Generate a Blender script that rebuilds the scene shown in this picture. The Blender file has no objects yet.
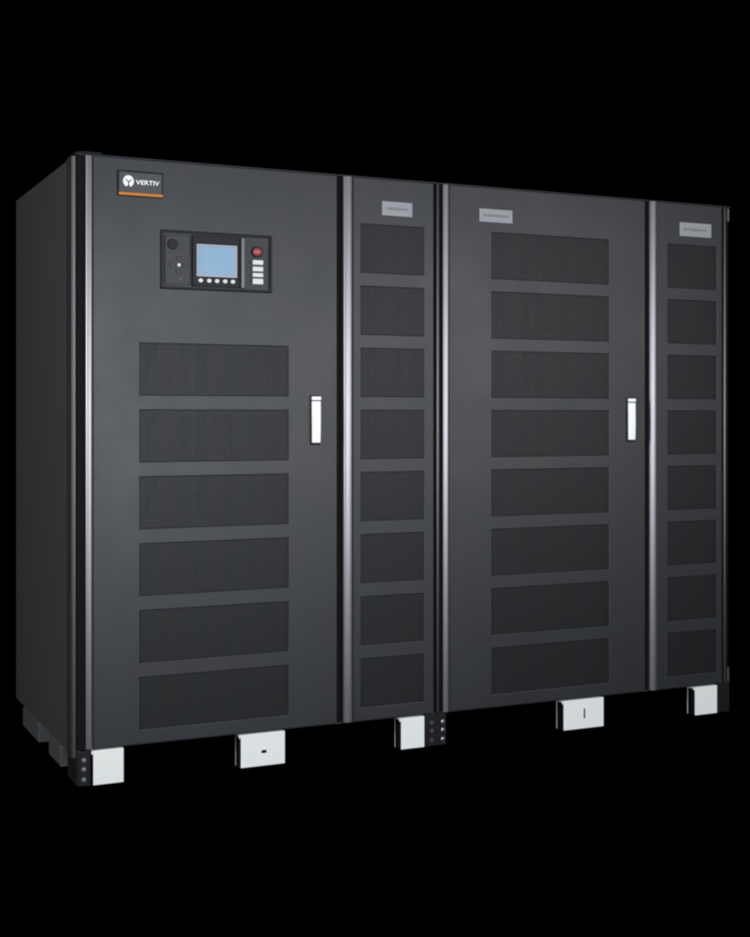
import bpy, bmesh, math, random
from mathutils import Vector, Matrix
random.seed(4)
R = math.radians
scn = bpy.context.scene
col = scn.collection

# ------------------------------------------------------------------ materials
def mat(name, base, rough=0.5, metal=0.0, spec=0.5, emit=None, es=0.0, var=0.0, vscale=3.0,
        bump=0.0, bscale=400.0, rvar=0.0, coat=0.0, stretch=None):
    m = bpy.data.materials.new(name); m.use_nodes = True
    nt = m.node_tree; N = nt.nodes; L = nt.links
    b = N['Principled BSDF']
    b.inputs['Base Color'].default_value = (*base, 1)
    b.inputs['Roughness'].default_value = rough
    b.inputs['Metallic'].default_value = metal
    b.inputs['Specular IOR Level'].default_value = spec
    b.inputs['Coat Weight'].default_value = coat
    if emit:
        b.inputs['Emission Color'].default_value = (*emit, 1)
        b.inputs['Emission Strength'].default_value = es
    tc = N.new('ShaderNodeTexCoord')
    src = tc.outputs['Object']
    if stretch:
        mp = N.new('ShaderNodeMapping'); mp.inputs['Scale'].default_value = stretch
        L.new(src, mp.inputs['Vector']); src = mp.outputs['Vector']
    if var > 0 or rvar > 0:
        n = N.new('ShaderNodeTexNoise'); n.inputs['Scale'].default_value = vscale
        n.inputs['Detail'].default_value = 5; n.inputs['Roughness'].default_value = .6
        L.new(src, n.inputs['Vector'])
        if var > 0:
            cr = N.new('ShaderNodeMix'); cr.data_type = 'RGBA'
            cr.inputs[6].default_value = (base[0]*(1+var*.8), base[1]*(1-.1*var), base[2]*(1-var*.9), 1)
            cr.inputs[7].default_value = (base[0]*(1-var), base[1]*(1+.1*var), base[2]*(1+var), 1)
            L.new(n.outputs['Fac'], cr.inputs[0]); L.new(cr.outputs[2], b.inputs['Base Color'])
        if rvar > 0:
            mr = N.new('ShaderNodeMapRange')
            mr.inputs['To Min'].default_value = rough - rvar; mr.inputs['To Max'].default_value = rough + rvar
            L.new(n.outputs['Fac'], mr.inputs['Value']); L.new(mr.outputs['Result'], b.inputs['Roughness'])
    if bump > 0:
        n2 = N.new('ShaderNodeTexNoise'); n2.inputs['Scale'].default_value = bscale
        n2.inputs['Detail'].default_value = 2
        L.new(src, n2.inputs['Vector'])
        bp = N.new('ShaderNodeBump'); bp.inputs['Strength'].default_value = bump
        bp.inputs['Distance'].default_value = .001
        L.new(n2.outputs['Fac'], bp.inputs['Height']); L.new(bp.outputs['Normal'], b.inputs['Normal'])
    return m

M = {}
M['coat']   = mat('charcoal_powder_coat', (.0118, .0130, .0150), .49, spec=.42, var=.3, vscale=4.5, bump=.2, bscale=420, rvar=.075)
M['side']   = mat('side_powder_coat', (.026, .026, .026), .55, var=.12, vscale=2.0, bump=.12, bscale=500, rvar=.05)
M['mesh']   = mat('perforated_steel', (.0105, .0105, .0110), .50, spec=.32, var=.75, vscale=5, stretch=(12, 1, .6), rvar=.05)
M['filter'] = mat('dark_filter_fins', (.016, .016, .017), .8, spec=.2, var=.9, vscale=9, stretch=(14, 1, .35))
M['black']  = mat('black_plastic', (.007, .007, .008), .5, spec=.18, var=.05)
M['void']   = mat('black_post_and_shade', (.0042, .0042, .005), .75, spec=.07)  # matte black of the posts; also painted shade in door gaps and feet
M['bezel']  = mat('bezel_plastic', (.030, .030, .033), .5, spec=.25, var=.25, vscale=40)
M['alu']    = mat('brushed_aluminium', (.34, .335, .355), .53, metal=1.0, rvar=.05, vscale=30, stretch=(60, 60, .6))
M['alud']   = mat('dull_aluminium', (.100, .100, .108), .5, metal=1.0, rvar=.05, vscale=30, stretch=(60, 60, .6))
M['white']  = mat('zinc_plate', (.70, .71, .675), .5, spec=.5, var=.10, vscale=22, bump=.35, bscale=90, rvar=.12)
M['chrome'] = mat('handle_satin', (.80, .80, .79), .34, spec=.5)
M['tag']    = mat('silver_label', (.27, .27, .275), .6, spec=.3, metal=.2, var=.35, vscale=45)
M['tagink'] = mat('label_print', (.15, .15, .155), .6)
M['plate']  = mat('nameplate_grey', (.050, .050, .055), .5, spec=.3)
M['orange'] = mat('orange_stripe', (.50, .17, .02), .5, spec=.2, var=.15, vscale=60)
M['ink']    = mat('white_print', (.85, .85, .85), .5, emit=None)
M['lcd']    = mat('screen_glass', (.10, .15, .2), .25, emit=(.27, .48, .70), es=.50, spec=.3, var=.2, vscale=25)
M['lcdink'] = mat('screen_text', (.05, .08, .15), .4, emit=(.15, .25, .42), es=.6)
M['red']    = mat('red_button', (.36, .06, .08), .35, spec=.5)
M['key']    = mat('grey_key', (.34, .32, .36), .45)
M['keyw']   = mat('white_key', (.58, .58, .57), .4, var=.2, vscale=50)
M['footgrey'] = mat('scuffed_foot_paint', (.036, .036, .036), .6, var=.5, vscale=14)
M['facegrey'] = mat('dull_foot_face', (.085, .085, .088), .6, var=.6, vscale=20)
M['steel']  = mat('bolt_steel', (.6, .6, .62), .3, metal=1.0)
M['floor']  = mat('black_floor', (0.0, 0.0, 0.0), 1.0, spec=0.0)

# ------------------------------------------------------------------ mesh helpers
def link(name, bm, mats, parent=None, bevel=0.0, smooth=False, seg=2, label=None, mesh=None):
    if mesh is None:
        bmesh.ops.recalc_face_normals(bm, faces=bm.faces) if not getattr(bm, 'keep', False) else None
        me = bpy.data.meshes.new(name); bm.to_mesh(me); bm.free()
        for m in (mats if isinstance(mats, (list, tuple)) else [mats]): me.materials.append(m)
        if smooth:
            for p in me.polygons: p.use_smooth = True
    else:
        me = mesh
    o = bpy.data.objects.new(name, me); col.objects.link(o)
    if parent: o.parent = parent
    if bevel > 0:
        md = o.modifiers.new('Bevel', 'BEVEL'); md.width = bevel; md.segments = seg
        md.limit_method = 'ANGLE'; md.angle_limit = R(35); md.harden_normals = False
    if label: o['label'] = label
    return o

def box(bm, x0, x1, y0, y1, z0, z1, mi=0):
    v = [bm.verts.new(p) for p in ((x0,y0,z0),(x1,y0,z0),(x1,y1,z0),(x0,y1,z0),(x0,y0,z1),(x1,y0,z1),(x1,y1,z1),(x0,y1,z1))]
    for q in ((3,2,1,0),(4,5,6,7),(0,1,5,4),(1,2,6,5),(2,3,7,6),(3,0,4,7)):
        f = bm.faces.new([v[k] for k in q]); f.material_index = mi
    return v

def prism_z(bm, pts, z0, z1, mi=0):
    a = [bm.verts.new((x, y, z0)) for x, y in pts]; b = [bm.verts.new((x, y, z1)) for x, y in pts]
    n = len(pts)
    fs = [bm.faces.new(a[::-1]), bm.faces.new(b)]
    for i in range(n): fs.append(bm.faces.new((a[i], a[(i+1) % n], b[(i+1) % n], b[i])))
    for f in fs: f.material_index = mi

def prism_y(bm, pts, y0, y1, mi=0):          # pts in x,z; a flat cut shape with thickness
    a = [bm.verts.new((x, y0, z)) for x, z in pts]; b = [bm.verts.new((x, y1, z)) for x, z in pts]
    n = len(pts)
    fs = [bm.faces.new(a), bm.faces.new(b[::-1])]
    for i in range(n): fs.append(bm.faces.new((a[i], b[i], b[(i+1) % n], a[(i+1) % n])))
    for f in fs: f.material_index = mi

def disc(cx, cz, r, n=28, rz=None):
    rz = rz or r
    return [(cx + r*math.cos(2*math.pi*k/n), cz + rz*math.sin(2*math.pi*k/n)) for k in range(n)]

def panel(x0, x1, z0, z1, y0, y1, holes):
    """sheet-metal door leaf with real rectangular openings; returns a bmesh"""
    xs = sorted({x0, x1, *[h[0] for h in holes], *[h[1] for h in holes]})
    zs = sorted({z0, z1, *[h[2] for h in holes], *[h[3] for h in holes]})
    bm = bmesh.new(); vc = {}
    def V(i, j, k):
        if (i, j, k) not in vc: vc[(i, j, k)] = bm.verts.new((xs[i], (y0, y1)[k], zs[j]))
        return vc[(i, j, k)]
    def solid(i, j):
        if i < 0 or j < 0 or i >= len(xs)-1 or j >= len(zs)-1: return False
        cx, cz = (xs[i]+xs[i+1])/2, (zs[j]+zs[j+1])/2
        return not any(h[0] < cx < h[1] and h[2] < cz < h[3] for h in holes)
    for i in range(len(xs)-1):
        for j in range(len(zs)-1):
            if not solid(i, j): continue
            bm.faces.new((V(i,j,0), V(i+1,j,0), V(i+1,j+1,0), V(i,j+1,0)))
            bm.faces.new((V(i,j,1), V(i,j+1,1), V(i+1,j+1,1), V(i+1,j,1)))
            if not solid(i-1, j): bm.faces.new((V(i,j,0), V(i,j+1,0), V(i,j+1,1), V(i,j,1)))
            if not solid(i+1, j): bm.faces.new((V(i+1,j,0), V(i+1,j,1), V(i+1,j+1,1), V(i+1,j+1,0)))
            if not solid(i, j-1): bm.faces.new((V(i,j,0), V(i,j,1), V(i+1,j,1), V(i+1,j,0)))
            if not solid(i, j+1): bm.faces.new((V(i,j+1,0), V(i+1,j+1,0), V(i+1,j+1,1), V(i,j+1,1)))
    # dissolve the flat seams so the sheet is clean for bevelling
    return bm

def grille_mesh(w, h, pitch=.0066, r=.33, depth=.0015):
    """perforated steel sheet: every cell really has an eight-sided hole"""
    nx, nz = max(2, round(w/pitch)), max(2, round(h/pitch))
    px, pz = w/nx, h/nz
    vs = []; fs = []; corner = {}
    def C(i, j):
        if (i, j) not in corner:
            corner[(i, j)] = len(vs); vs.append((i*px, 0, j*pz))
        return corner[(i, j)]
    for i in range(nx):
        for j in range(nz):
            c = [C(i+1, j+1), C(i, j+1), C(i, j), C(i+1, j)]
            b = len(vs)
            for k in range(8):
                a = math.pi/8 + k*math.pi/4
                vs.append(((i+.5)*px + r*px*math.cos(a)*1.08, 0, (j+.5)*pz + r*pz*math.sin(a)*1.08))
            for k in range(8):
                x, y, z = vs[b+k]; vs.append((x, depth, z))
            # octagon verts 0,1 flank corner 0 (45 deg); 2,3 corner 1; 4,5 corner 2; 6,7 corner 3
            for q in range(4):
                fs.append((c[q], b+2*q+1, b+2*q))
                n = (q+1) % 4
                fs.append((c[q], c[n], b+(2*n) % 8, b+2*q+1))
            for k in range(8):
                n = (k+1) % 8
                fs.append((b+k, b+n, b+8+n, b+8+k))
    me = bpy.data.meshes.new('vent_grille'); me.from_pydata(vs, [], fs); me.materials.append(M['mesh'])
    me.update()
    return me

def text_mesh(s, size, width, y, x, z, bold=.0):
    cu = bpy.data.curves.new('lettering', 'FONT'); cu.body = s; cu.size = size; cu.extrude = .0006
    cu.offset = bold
    t = bpy.data.objects.new('tmp_text', cu); col.objects.link(t)
    dg = bpy.context.evaluated_depsgraph_get()
    me = bpy.data.meshes.new_from_object(t.evaluated_get(dg))
    bpy.data.objects.remove(t); 
    xs = [v.co.x for v in me.vertices]; zs = [v.co.y for v in me.vertices]
    k = width/(max(xs)-min(xs))
    for v in me.vertices:
        v.co = Vector((x + (v.co.x-min(xs))*k, y - v.co.z, z + (v.co.y-min(zs))))
    me.materials.clear(); me.materials.append(M['ink'])
    return me

def empty(name, loc, label, cat, group):
    o = bpy.data.objects.new(name, None); col.objects.link(o); o.location = loc
    o.empty_display_size = .2
    o['label'] = label; o['category'] = cat; o['group'] = group
    return o

# ------------------------------------------------------------------ dimensions (metres)
ZB, ZT = .104, 1.990          # bottom and top of the door leaves
DEPTH = 1.035
FLOOR = -.012
ROWS = [1.830 - .2160*k for k in range(8)]      # top edge of each vent row
VH = .168
GM = {}

def door(root, name, x0, x1, vx0, vx1, rows, extra_holes=(), label=None):
    holes = [(vx0, vx1, z-VH, z) for z in rows] + list(extra_holes)
    d = link(name, panel(x0, x1, ZB, ZT, 0, .022, holes), M['coat'], root, bevel=.0022, label=label)
    w = vx1 - vx0 - .001
    key = round(w, 4)
    if key not in GM: GM[key] = grille_mesh(w, VH-.001)
    for z in rows:
        g = link('vent_grille', None, None, d, mesh=GM[key])
        g.location = (vx0+.0005, .0028, z-VH+.0005)
    return d

def strip(root, x0, x1, bulge, m='alu', name='edge_trim', y=.004, z0=ZB, z1=ZT):
    n = 14; c = (x0+x1)/2; h = (x1-x0)/2
    pts = [(c - h*math.cos(math.pi*k/n), y - bulge*math.sin(math.pi*k/n)**.8) for k in range(n+1)]
    pts += [(x1, .03), (x0, .03)]
    bm = bmesh.new(); prism_z(bm, pts, z0, z1)
    o = link(name, bm, M[m], root)
    for p in o.data.polygons: p.use_smooth = abs(p.normal.z) < .5
    md = o.modifiers.new('Bevel', 'BEVEL'); md.width = .0015; md.segments = 2; md.limit_method = 'ANGLE'; md.angle_limit = R(60)
    return o

def handle(d, x):
    """swing handle: dark dish, bright lever with lock cap"""
    bm = bmesh.new()
    box(bm, x-.0180, x+.0180, -.005, .004, 1.063, 1.233, 0)          # dish
    o = link('door_handle', bm, [M['black'], M['chrome'], M['steel']], d, bevel=.0025)
    bm = bmesh.new(); bm.from_mesh(o.data)
    # lever: slightly arched bar, wider at the pivot
    n = 8; z0, z1 = 1.071, 1.213
    prev = None
    for k in range(n+1):
        t = k/n; z = z0 + (z1-z0)*t
        hw = .0155 + .0010*t; yo = -.017 - .0015*math.sin(math.pi*t)
        ring = [bm.verts.new(p) for p in ((x-hw, -.006, z), (x-hw, yo+.004, z), (x-hw+.004, yo, z), (x+hw-.004, yo, z), (x+hw, yo+.004, z), (x+hw, -.006, z))]
        if prev:
            for i in range(6):
                f = bm.faces.new((prev[i], prev[(i+1) % 6], ring[(i+1) % 6], ring[i])); f.material_index = 1
        else:
            f = bm.faces.new(ring[::-1]); f.material_index = 1
        prev = ring
    f = bm.faces.new(prev); f.material_index = 1
    box(bm, x-.0165, x+.0165, -.016, -.005, 1.216, 1.229, 1)          # lock cap
    bmesh.ops.recalc_face_normals(bm, faces=bm.faces)
    bm.to_mesh(o.data); bm.free()
    return o

def silver_label(root, x0, x1, z0, z1):
    bm = bmesh.new(); box(bm, x0, x1, -.0022, .002, z0, z1, 0)
    o = link('name_label', bm, M['tag'], root, bevel=.0012)
    bm = bmesh.new()
    x = x0 + .016; zc = (z0+z1)/2
    while x < x1 - .02:
        w = random.uniform(.004, .009); hh = random.uniform(.0035, .006)
        box(bm, x, x+w, -.0029, -.0015, zc-hh, zc+hh, 0); x += w + random.uniform(.002, .004)
    link('label_print', bm, M['tagink'], o)
    return o

def channel(root, x0, x1, slot='none', y=-.002):
    """white steel channel foot, open towards the sides, with a bolt slot in its face"""
    bm = bmesh.new()
    H0, H1 = FLOOR, ZB-.006
    t = .004; dep = .040
    lx = x0 + .006
    xc = (x0+x1)/2 + .006
    if slot == 'round':  holes = [(xc-.008, xc+.010, .030, .040)]
    elif slot == 'tall': holes = [(xc-.003, xc+.004, .025, .062)]
    else: holes = []
    fp = panel(lx, x1, H0, H1, y, y+t, holes)
    me = bpy.data.meshes.new('t'); fp.to_mesh(me); fp.free(); bm.from_mesh(me); bpy.data.meshes.remove(me)
    box(bm, x0, x1, y+t, y+dep, H1-t-.003, H1-.0004)            # top web
    box(bm, x0, lx-.0004, y, y+t, H1-.012, H1)                   # ear of the web
    box(bm, x0+.001, x1-.001, y+dep+.0004, y+dep+t, H0, H1-.006)      # back leg
    o = link('foot_channel', bm, M['white'], root, bevel=.0022)
    bm = bmesh.new(); box(bm, x0+.0015, x1-.002, y+t+.0008, y+dep-.0004, H0+.001, H1-t-.0045)    # black infill added as shade inside the channel
    link('channel_shade', bm, M['void'], o)
    return o

def bolt_block(root, x0, x1, y0, y1, cols, chamfer=0.0):
    bm = bmesh.new()
    H0, H1 = FLOOR, ZB-.004
    if chamfer: pts = [(x0, y0+chamfer), (x0+chamfer, y0), (x1, y0), (x1, y1), (x0, y1)]
    else: pts = [(x0, y0), (x1, y0), (x1, y1), (x0, y1)]
    prism_z(bm, pts, H0, H1)
    o = link('corner_foot', bm, M['black'], root, bevel=.003)
    for cx, mm, s in cols:
        for z in (.072, .043, .010):
            b = bmesh.new(); prism_y(b, disc(cx, z, .0075*s, 6, .0065*s), y0-.005, y0+.001)
            link('bolt', b, M[mm], o, bevel=.001)
            b = bmesh.new(); prism_y(b, disc(cx, z, .0105*s, 18), y0-.0015, y0+.0008)
            link('washer', b, M['bezel'], o)
    return o

G = 'charcoal power cabinets standing side by side'
# ================================================================== LEFT CABINET
A = empty('power_cabinet', (0, 0, 0), 'left charcoal power cabinet with blue screen control panel and orange striped nameplate', 'power cabinet', G)
XA = 1.300
# carcass: solid core, front lined with black filter foam
bm = bmesh.new()
box(bm, .004, XA-.001, .045, DEPTH, .100, ZT-.004, 0)
bm.faces.ensure_lookup_table()
for f in bm.faces:
    f.normal_update()
    if f.normal.y < -.9: f.material_index = 1
link('cabinet_body', bm, [M['side'], M['filter']], A, bevel=.003)
# side panel with folded edges
bm = bmesh.new(); box(bm, -.003, .0035, .122, DEPTH+.001, .075, ZT)
link('side_panel', bm, M['side'], A, bevel=.002)
bm = bmesh.new()
prism_z(bm, [(-.004, .022), (-.010, .032), (-.012, .05), (-.012, .088), (-.010, .106), (-.004, .116), (.0038, .116), (.0038, .022)], ZB-.03, ZT)
o = link('side_trim', bm, M['alud'], A, bevel=.0015)
# corner post
bm = bmesh.new(); prism_z(bm, [(.0, .020), (.004, .008), (.013, .001), (.027, -.001), (.027, .040), (.0, .040)], ZB-.003, ZT+.001)
link('corner_post', bm, M['void'], A, bevel=.002)
# top lid and raised corner cap
bm = bmesh.new(); box(bm, 0, XA-.001, .001, DEPTH, ZT+.0008, ZT+.005)
link('top_lid', bm, M['coat'], A, bevel=.0015)
bm = bmesh.new(); prism_z(bm, [(-.004, .022), (.005, .004), (.02, -.006), (.080, -.006), (.080, .05), (-.004, .115)], ZT+.0055, ZT+.011)
link('corner_cap', bm, M['black'], A, bevel=.002)
# wide door
dA = door(A, 'wide_door', .051, .8965, .203, .717, ROWS[2:], label='wide door with control panel above six vent rows',
          extra_holes=[(.272, .656, 1.577, 1.767)])
handle(dA, .815)
strip(A, .0275, .0500, .009)
strip(A, .9215, .9555, .012)
bm = bmesh.new(); box(bm, .8985, .9205, .012, .036, ZB, ZT); link('door_gap_shade', bm, M['void'], A)  # dark filler, shade of the gap put in as colour
# narrow door
dN = door(A, 'narrow_door', .9575, 1.2715, .987, 1.233, ROWS, label='narrow door with eight vent rows')
bm = bmesh.new(); box(bm, 1.2735, 1.2995, .010, .040, ZB, ZT); link('end_post', bm, M['void'], A)
strip(A, 1.2835, 1.2955, .006, m='alud')
silver_label(A, 1.068, 1.186, 1.864, 1.914)
# bottom rail
bm = bmesh.new(); box(bm, .03, 1.2985, .010, .05, ZB-.004, ZB-.0005); link('bottom_rail', bm, M['side'], A, bevel=.001)

# ---- nameplate
bm = bmesh.new(); box(bm, .129, .279, -.006, .002, 1.868, 1.951)
np_ = link('nameplate', bm, M['black'], A, bevel=.0015)
bm = bmesh.new(); box(bm, 0.1345, .2735, -.0072, -.0055, 1.8805, 1.9445); link('nameplate_face', bm, M['plate'], np_)
bm = bmesh.new(); box(bm, .133, .2775, -.0076, -.0050, 1.8715, 1.8800); link('orange_stripe', bm, M['orange'], np_, bevel=.0006)
ex, ez = .1640, 1.9160
bm = bmesh.new()
pts = []
for k in range(33):                        # round head with a notch cut up from below
    a = R(-68) + R(316)*k/32
    pts.append((ex + .0172*math.cos(a), ez + .0185*math.sin(a)))
pts += [(ex-.0035, ez-.0135), (ex, ez-.007), (ex+.0035, ez-.0135)]
prism_y(bm, pts, -.0082, -.0070)
em = link('emblem', bm, M['ink'], np_)
bm = bmesh.new()
prism_y(bm, [(ex-.0125, ez+.0075), (ex-.0085, ez+.0075), (ex, ez-.0005), (ex+.0085, ez+.0075), (ex+.0125, ez+.0075), (ex+.0018, ez-.0045), (ex+.0018, ez-.012), (ex-.0018, ez-.012), (ex-.0018, ez-.0045)], -.0088, -.0080)
link('emblem_mark', bm, M['plate'], np_)
link('lettering', None, None, np_, mesh=text_mesh('VERTIV', .0200, .078, -.0078, .188, 1.9075, bold=.0002))

# ---- control panel
bm = bmesh.new(); box(bm, .2730, .6550, .004, .030, 1.578, 1.766)
cp = link('control_panel', bm, M['bezel'], A, bevel=.002)
bm = panel(.2725, .6555, 1.5775, 1.7665, -.003, .004, [(.280, .648, 1.5845, 1.7595)])
link('panel_frame', bm, M['black'], cp, bevel=.0012)
bm = panel(.378, .541, 1.588, 1.756, -.007, .004, [(.392, .533, 1.621, 1.728)])
link('screen_bezel', bm, M['black'], cp, bevel=.002)
bm = panel(.392, .533, 1.621, 1.728, -.0045, .0035, [(.398, .527, 1.6265, 1.7225)])
link('screen_surround', bm, M['key'], cp, bevel=.001)
bm = bmesh.new(); box(bm, .398, .527, -.001, .0035, 1.6265, 1.7225)
sc = link('screen', bm, M['lcd'], cp)
for x, w in ((.418, .010), (.461, .005), (.505, .008)):
    bm = bmesh.new(); box(bm, x, x+w, -.0016, -.0008, 1.6335, 1.6365)
    link('screen_mark', bm, M['lcdink'], cp)
for x in (.405, .434, .461, .489, .516):
    bm = bmesh.new(); prism_y(bm, disc(x, 1.6075, .0078, 16, .0068), -.0120, -.0065)
    link('screen_key', bm, M['keyw'], cp, bevel=.0015)
bm = bmesh.new(); box(bm, .5455, .5605, -.006, .0035, 1.587, 1.757)
link('divider_bar', bm, M['alud'], cp, bevel=.0025)
# domed red push button in a dark ring
bm = bmesh.new(); prism_y(bm, disc(.605, 1.712, .0195, 32), -.003, .0038); link('button_ring', bm, M['black'], cp, bevel=.0015)
bm = bmesh.new(); bmesh.ops.create_uvsphere(bm, u_segments=24, v_segments=14, radius=.0150)
for v in bm.verts: v.co = Vector((.605+v.co.x, -.003 + v.co.y*.75, 1.712+v.co.z*.9))
link('red_button', bm, M['red'], cp, smooth=True)
for z0, z1 in ((1.668, 1.684), (1.646, 1.662), (1.627, 1.641), (1.603, 1.622)):
    bm = bmesh.new(); box(bm, .588, .624, -.009, .0035, z0, z1)
    link('keypad_key', bm, M['keyw'], cp, bevel=.002)
# left third: raised pad with knob, jog ring and a lamp
bm = bmesh.new(); box(bm, .286, .371, -.001, .0035, 1.592, 1.752); link('button_pad', bm, M['bezel'], cp, bevel=.002)
bm = bmesh.new(); prism_y(bm, disc(.312, 1.722, .017, 28), -.007, -.0005); link('speaker_knob', bm, M['black'], cp, bevel=.002)
bm = bmesh.new()
for k in range(4):
    a = k*math.pi/2; c = (.331+.021*math.cos(a), 1.655+.021*math.sin(a))
    prism_y(bm, disc(c[0], c[1], .0085, 16), -.0045, -.0005)
link('cursor_key', bm, M['bezel'], cp, bevel=.001)
bm = bmesh.new(); prism_y(bm, disc(.333, 1.6555, .0055, 16), -.006, -.0005); link('lamp', bm, M['keyw'], cp, bevel=.001)
bm = bmesh.new(); prism_y(bm, disc(.338, 1.611, .0065, 16), -.0035, -.0005); link('small_key', bm, M['plate'], cp, bevel=.001)

# ---- feet
bolt_block(A, .002, .044, -.002, .150, [(.021, 'steel', .9)], chamfer=.012)
channel(A, .046, .150)
channel(A, .541, .704, 'round')
channel(A, 1.136, 1.234)
bolt_block(A, 1.238, 1.322, -.002, .090, [(1.262, 'alud', .8), (1.306, 'steel', .95)])
for y0, y1 in ((.250, .450), (.620, .930)):
    bm = bmesh.new()
    box(bm, .002, .110, y0+.004, y1, FLOOR, .066); o = link('side_foot', bm, M['footgrey'], A, bevel=.010)
    bm = bmesh.new(); box(bm, .004, .108, y0-.001, y0+.0035, FLOOR+.006, .060); link('foot_face', bm, M['facegrey'], o, bevel=.001)

# ================================================================== RIGHT CABINET
B = empty('power_cabinet', (0, 0, 0), 'right charcoal steel power cabinet with eight vent rows on both doors and two silver labels', 'power cabinet', G)
XB = 2.604
bm = bmesh.new()
box(bm, XA+.001, XB-.004, .045, DEPTH, .100, ZT-.004, 0)
for f in bm.faces:
    f.normal_update()
    if f.normal.y < -.9: f.material_index = 1
link('cabinet_body', bm, [M['side'], M['filter']], B, bevel=.003)
bm = bmesh.new(); box(bm, XB-.0035, XB+.003, .122, DEPTH+.001, .075, ZT); link('side_panel', bm, M['side'], B, bevel=.002)
bm = bmesh.new(); box(bm, XA+.001, XB, .001, DEPTH, ZT+.0008, ZT+.005); link('top_lid', bm, M['coat'], B, bevel=.0015)
bm = bmesh.new(); box(bm, XA+.0005, 1.3080, .010, .040, ZB, ZT); link('corner_post', bm, M['void'], B)
strip(B, 1.3095, 1.3335, .010)
dB = door(B, 'wide_door', 1.3350, 2.1880, 1.510, 2.022, ROWS, label='wide door with eight vent rows and a silver label')
handle(dB, 2.1185)
bm = bmesh.new(); box(bm, 2.1905, 2.2080, .012, .036, ZB, ZT); link('door_gap_shade', bm, M['void'], B)  # black strip painting in the shade between door and trim
strip(B, 2.2105, 2.2440, .012)
door(B, 'narrow_door', 2.2460, 2.5590, 2.296, 2.534, ROWS, label='narrow right door with eight vent rows')
bm = bmesh.new(); prism_z(bm, [(2.5605, .010), (2.585, .004), (2.596, .006), (2.602, .014), (2.604, .03), (2.604, .04), (2.5605, .04)], ZB, ZT)
link('end_post', bm, M['void'], B)
strip(B, 2.5680, 2.5830, .006, m='alud')
for z0, z1 in ((ZT-.055, ZT-.004), (ZB+.003, ZB+.060)):
    bm = bmesh.new(); prism_z(bm, [(2.5850, .004), (2.589, -.002), (2.594, -.002), (2.598, .004), (2.598, .016), (2.585, .016)], z0, z1)
    link('glint_cap', bm, M['alud'], B, bevel=.001)  # added metal pieces imitating the glints at the trim ends
silver_label(B, 1.458, 1.596, 1.866, 1.914)
silver_label(B, 2.352, 2.505, 1.864, 1.918)
bm = bmesh.new(); box(bm, 1.3015, XB-.002, .010, .05, ZB-.004, ZB-.0005); link('bottom_rail', bm, M['side'], B, bevel=.001)
channel(B, 1.812, 1.996, 'tall')
channel(B, 2.420, 2.534)
bolt_block(B, 2.537, 2.596, -.002, .090, [])

# ================================================================== floor
bm = bmesh.new()
v = [bm.verts.new(p) for p in ((-30, -30, FLOOR-.0005), (30, -30, FLOOR-.0005), (30, 30, FLOOR-.0005), (-30, 30, FLOOR-.0005))]
bm.faces.new(v)
fl = link('floor', bm, M['floor']); fl['kind'] = 'structure'

# ================================================================== light
w = bpy.data.worlds.new('World'); scn.world = w; w.use_nodes = True
w.node_tree.nodes['Background'].inputs[0].default_value = (0, 0, 0, 1)
w.node_tree.nodes['Background'].inputs[1].default_value = 0.0

def area(name, loc, aim, sx, sy, power, colr=(1, 1, 1), spread=math.pi):
    l = bpy.data.lights.new(name, 'AREA'); l.shape = 'RECTANGLE'; l.size = sx; l.size_y = sy
    l.energy = power; l.color = colr
    l.spread = spread
    o = bpy.data.objects.new(name, l); col.objects.link(o); o.location = loc
    d = Vector(aim) - Vector(loc); o.rotation_euler = d.to_track_quat('-Z', 'Y').to_euler()
    return o
area('key_softbox', (.85, -4.2, 1.34), (.75, 0, 1.2), 1.3, 1.0, 108, (.865, .915, 1.0), R(160))
area('right_softbox', (3.7, -4.2, 1.75), (1.7, 0, 1.3), 1.3, 1.0, 74, (.97, .97, 1.0), R(160))
area('trim_highlight_light', (-2.6, -3.1, 1.25), (.3, 0, 1.15), .35, 1.9, 26, (.97, .97, 1.0), R(160))  # unseen light added to draw long highlights on the edge trims
area('side_softbox', (-3.4, -.9, 1.7), (0, .4, 1.3), .8, 1.4, 130, (1, .99, .98))

# ================================================================== camera
cam = bpy.data.cameras.new('camera'); co = bpy.data.objects.new('camera', cam); col.objects.link(co)
co.location = (-.958, -4.277, 1.164)
co.rotation_euler = (R(90), 0, -math.atan2(.42340, .90594))
cam.sensor_fit = 'HORIZONTAL'; cam.sensor_width = 36; cam.lens = 36*1353/750
cam.shift_y = -53/750
cam.clip_start = .05; cam.clip_end = 200
scn.camera = co
vs = scn.view_settings
vs.view_transform = 'Standard'; vs.look = 'None'; vs.exposure = 0; vs.gamma = 1; vs.use_curve_mapping = False

scn.cycles.pixel_filter_type = 'BLACKMAN_HARRIS'; scn.cycles.filter_width = 2.1
